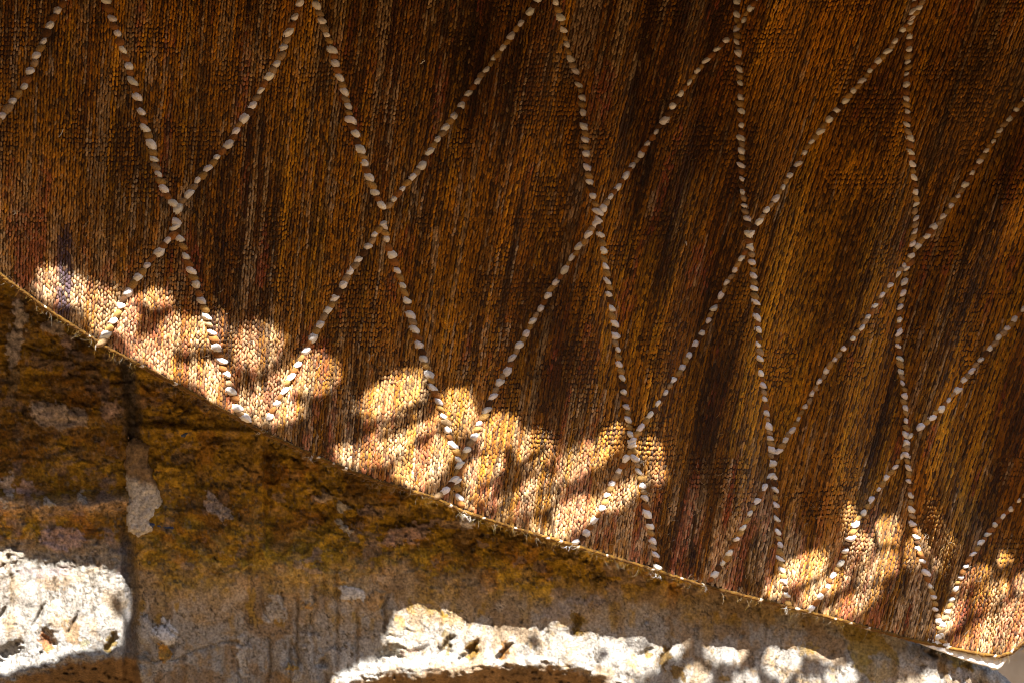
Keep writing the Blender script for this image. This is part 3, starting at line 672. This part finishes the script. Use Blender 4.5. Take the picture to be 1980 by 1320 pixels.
for _ in range(1800):
    x = random.uniform(0, 1980); y = random.uniform(max(0, float(interp(HEM, x))-230), float(interp(HEM, x))-6)
    base = random.choice([np.array([.42,.25,.06]), np.array([.5,.42,.32]), np.array([.33,.16,.03])])
    st.append((x, y, random.uniform(0, 6.28), random.uniform(6, 18), random.uniform(.2, .36), base, 3))
for _ in range(700):
    x = random.uniform(0, 1980); y = random.uniform(0, max(10, float(interp(HEM, x))-230))
    st.append((x, y, random.uniform(0, 6.28), random.uniform(6, 22), random.uniform(.2, .36), np.array([.40,.25,.07]), 3))
for x, y in [(1100,1058),(897,994),(1273,1112),(1362,1137),(600,884),(195,668),(505,836),(1524,1176),(905,1000)]:
    for _ in range(9): st.append((x+random.uniform(-6, 6), y+random.uniform(-6, 1), random.uniform(.2, 2.8), random.uniform(5, 16), random.uniform(.25, .5), np.array([.6,.56,.5]), random.uniform(0, 3)))
strands("loose_fibres", st, rug)
# a few bits of lint caught on the weave
for x, y, a, L, r, n in [(120,252,1.9,26,1.1,1),(28,408,1.0,9,1.2,3),(1240,893,.5,8,1.5,4),(817,118,1.2,9,1.3,2),(714,684,1.3,14,.7,2),(1326,468,.3,8,1.2,2)]:
    strands("lint", [(x+random.uniform(-2, 2), y+random.uniform(-2, 2), a+random.uniform(-.3, .3)*n, L, r, np.array([.5,.46,.4]), 4) for _ in range(n)], rug)

# ------------------------------------------------------------------ added unseen screen above the frame, cut to cast the sun dapples
LIT_RUG = [(120,560,58,32,15),(200,606,42,36,40),(300,582,32,18,0),(247,620,20,34,0),(357,648,56,34,-5),(283,688,42,26,20),(417,640,20,32,0),(492,674,56,38,-10),(407,733,42,30,25),(330,718,34,18,30),
  (608,728,48,44,-15),(528,757,36,34,-30),(482,790,30,24,30),(552,806,34,22,-30),(425,783,26,14,30),
  (758,770,72,38,-30),(886,795,34,42,0),(962,838,44,33,-15),(815,823,38,19,-30),(742,868,62,29,-25),(675,884,32,17,10),(820,902,44,30,-20),(852,866,24,22,0),(935,910,42,23,-30),(1036,878,36,34,-20),(1135,893,64,31,-25),
  (1255,872,28,22,0),(1267,918,24,22,0),(1201,962,46,22,-35),(1037,958,48,31,-20),(1115,996,52,31,-30),(928,948,28,22,-25),(972,986,34,15,5),(1055,1033,38,12,20),(790,926,32,13,20),(903,984,20,11,20),(1180,845,30,10,-30),
  (1643,1012,15,24,0),(1715,1031,28,28,0),(1786,1042,24,21,0),(1762,1074,16,28,0),(1658,1066,25,31,20),(1552,1102,43,22,-25),(1715,1094,27,25,-30),(1680,1119,26,13,-30),(1500,1135,22,17,-20),(1568,1154,27,12,-35),
  (1614,1129,32,14,-30),(1658,1167,47,17,-28),(1614,1189,22,9,-5),(1824,1085,22,16,-30),(1876,1126,43,17,-35),(1914,1156,39,18,-30),(1846,1192,34,19,-45),(1816,1216,19,8,-25),(1890,1219,28,18,-45),(1953,1192,32,19,-40),
  (1928,1246,18,13,-30),(1855,1243,20,8,-20),(1975,1132,12,20,0),(1945,1088,12,12,0),(1974,1233,9,15,0)]
L1 = [(-80,1000),(252,1000),(250,1165),(238,1200),(236,1246),(120,1276),(60,1304),(-80,1345)]
L2 = [(765,1140),(1215,1160),(1205,1300),(1230,1345),(600,1345),(745,1262),(738,1235),(762,1200)]
W2 = [(1292,1236,38,38,0),(1402,1252,44,44,10),(1508,1284,38,42,20),(1590,1256,50,26,10),(1345,1316,30,24,0),(1440,1334,28,20,0),(1625,1314,36,26,0),(1238,1285,38,36,25),(1230,1225,22,14,0),(1560,1335,24,16,0)]
D2 = [(1032,1240,13,20,10),(1166,1272,14,15,20),(228,1172,14,24,0)]
E1 = np.cross(SUN, [0, 0, 1.0]); E1 /= np.linalg.norm(E1); E2 = np.cross(E1, SUN); E2 /= np.linalg.norm(E2)   # canopy plane axes
ORG = np.array([0, 0, ZC])-SUN*.55
RES = .0010; A0, A1, B0, B1 = -.70, .70, -.27, .40
ca, cb = np.meshgrid(np.arange(A0, A1, RES), np.arange(B0, B1, RES))
Q = ORG+ca[..., None]*E1+cb[..., None]*E2
def onto(gf):                                        # follow the sun's rays from the mat to the rug / the wall
    g = np.full(ca.shape, .05)
    for _ in range(7):
        t = (-g-Q[..., 1])/SUN[1]; k = 1-g/D
        x = (Q[..., 0]+t*SUN[0])/(S*k)+990; y = 660-(Q[..., 2]+t*SUN[2]-ZC)/(S*k); g = gf(x, y)
    return x, y
rx_, ry_ = onto(rug_g); wx_, wy_ = onto(lambda x, y: np.zeros(x.shape))
on_rug = ry_ < interp(HEM, rx_)
nzx = 4*fbm(rx_/22, ry_/22, 2, 160); nzy = 4*fbm(rx_/22, ry_/22, 2, 161)
lr = np.zeros(ca.shape); nzx *= 1.6; nzy *= 1.6; sharp = np.interp(rx_, [600, 750, 1300, 1450], [1.6, 2.1, 2.1, 6.0])
for e_ in LIT_RUG:
    if e_[0] > 1450: e_ = (e_[0], e_[1], e_[2]*1.12, e_[3]*1.12, e_[4])
    lr += np.exp(-sharp*np.minimum(ell(rx_+nzx, ry_+nzy, *e_), 12))
edge_soft = rng.random(ca.shape[0])[:, None]-.5  # uneven row ends soften the edges of the dapples
lr = lr > np.exp(-sharp*(.97+np.interp(rx_, [1300, 1450], [.75, .12])*edge_soft))
for pts, hw_ in [([(1560,1134),(1640,1093),(1690,1058)],5),([(1612,1166),(1680,1140),(1742,1104)],5.5),([(1741,1000),(1744,1125)],6),([(1690,1010),(1692,1056),(1745,1062)],4.5),([(1805,1172),(1880,1142),(1968,1082)],5.5),
    ([(1845,1224),(1900,1190),(1988,1146)],5.5),([(1872,1150),(1876,1230)],5),([(1926,1095),(1934,1200)],4.5),([(1865,1252),(1925,1226),(1988,1186)],5.5),([(925,950),(985,915),(1048,876)],8),([(938,994),(1048,960),(1085,940)],7),
    ([(738,853),(790,822),(838,802)],8),([(1130,925),(1205,878)],7),([(500,738),(545,716),(575,690)],7),([(1090,960),(1170,930)],6),([(390,700),(425,690)],6)]:
    lr &= seg_dist(rx_+nzx, ry_+nzy, pts) > hw_
lr &= ~((rx_ > 225) & (rx_ < 740) & (ry_ > interp(HEM, rx_)-7))
lw = in_poly(wx_, wy_, L1) | in_poly(wx_, wy_, L2)
for e_ in W2: lw |= ell(wx_+nzx, wy_+nzy, *e_) < .9
for e_ in D2: lw &= ell(wx_+nzx, wy_+nzy, *e_) > 1
lw |= (ell(wx_, wy_, 1903, 1303, 26, 18, 15) < 1) | (wx_ > 1985)
lit = np.where(on_rug, lr, lw)
shade_screen = empty("added_shade_screen"); tag(shade_screen, "unseen mat and planks added above the rug, cut to shape the sun dapples", "shade screen")
def cpt(a, b, off=0.0): return ORG+a[..., None]*E1+b[..., None]*E2-off*SUN
def plank(b0, b1, a0, a1, dz=0):
    c = [cpt(np.array(a), np.array(b), k+dz) for k in (0.03, .055) for a, b in ((a0,b0),(a1,b0),(a1,b1),(a0,b1))]
    make_mesh("plank", np.array(c), np.array([(0,1,2,3),(7,6,5,4),(0,4,5,1),(1,5,6,2),(2,6,7,3),(3,7,4,0)]), M_WOOD, shade_screen, smooth=False)
b_ = B1-.02
while b_ < .60: plank(b_, b_+.1, -1.3, 1.3); b_ += .098
plank(B0+.02, .6, -1.3, A0+.002, .003); plank(B0+.02, .6, A1-.004, 1.3, .003)
# the mat: one row of strips per step, cut away where sun dapples are wanted
rv = []
for r in range(lit.shape[0]):
    d = np.r_[False, ~lit[r], False]; ch = np.flatnonzero(d[1:] != d[:-1])
    for a_s, a_e in zip(ch[::2], ch[1::2]):
        for a_k in range(a_s, a_e, 40):
            rv.append((A0+a_k*RES, A0+min(a_k+40.4, a_e)*RES, B0+(r-.03)*RES, B0+(r+1.06)*RES, .0006*(r % 2)))
rv = np.array(rv); n_r = len(rv)
qa = np.stack([rv[:, 0], rv[:, 1], rv[:, 1], rv[:, 0]], 1); qb = np.stack([rv[:, 2], rv[:, 2], rv[:, 3], rv[:, 3]], 1)
top_ = cpt(qa, qb)-rv[:, 4][:, None, None]*SUN; bot_ = top_+.0011*SUN
mv = np.concatenate([top_, bot_], 1).reshape(-1, 3)
mf = (np.arange(n_r)[:, None, None]*8+np.array([(0,1,2,3),(7,6,5,4),(0,4,5,1),(1,5,6,2),(2,6,7,3),(3,7,4,0)])[None]).reshape(-1, 4)
o = make_mesh("dapple_mat", mv, mf, M_SHADE_MAT, shade_screen, smooth=False); tag(o, kind="stuff")
# two brackets carry the added screen from the wall
for xb in (-.9, .72):
    zb = float((ORG+E2*.55)[2])+.06; yb = float((ORG+E2*.3)[1])
    box("bracket", (xb, yb-.1, zb), (xb+.05, .1, zb+.06), M_WOOD, shade_screen)
print("reeds", n_r, "stitches", ns, "white", len(whites), "g", HGV[::12].round(3))
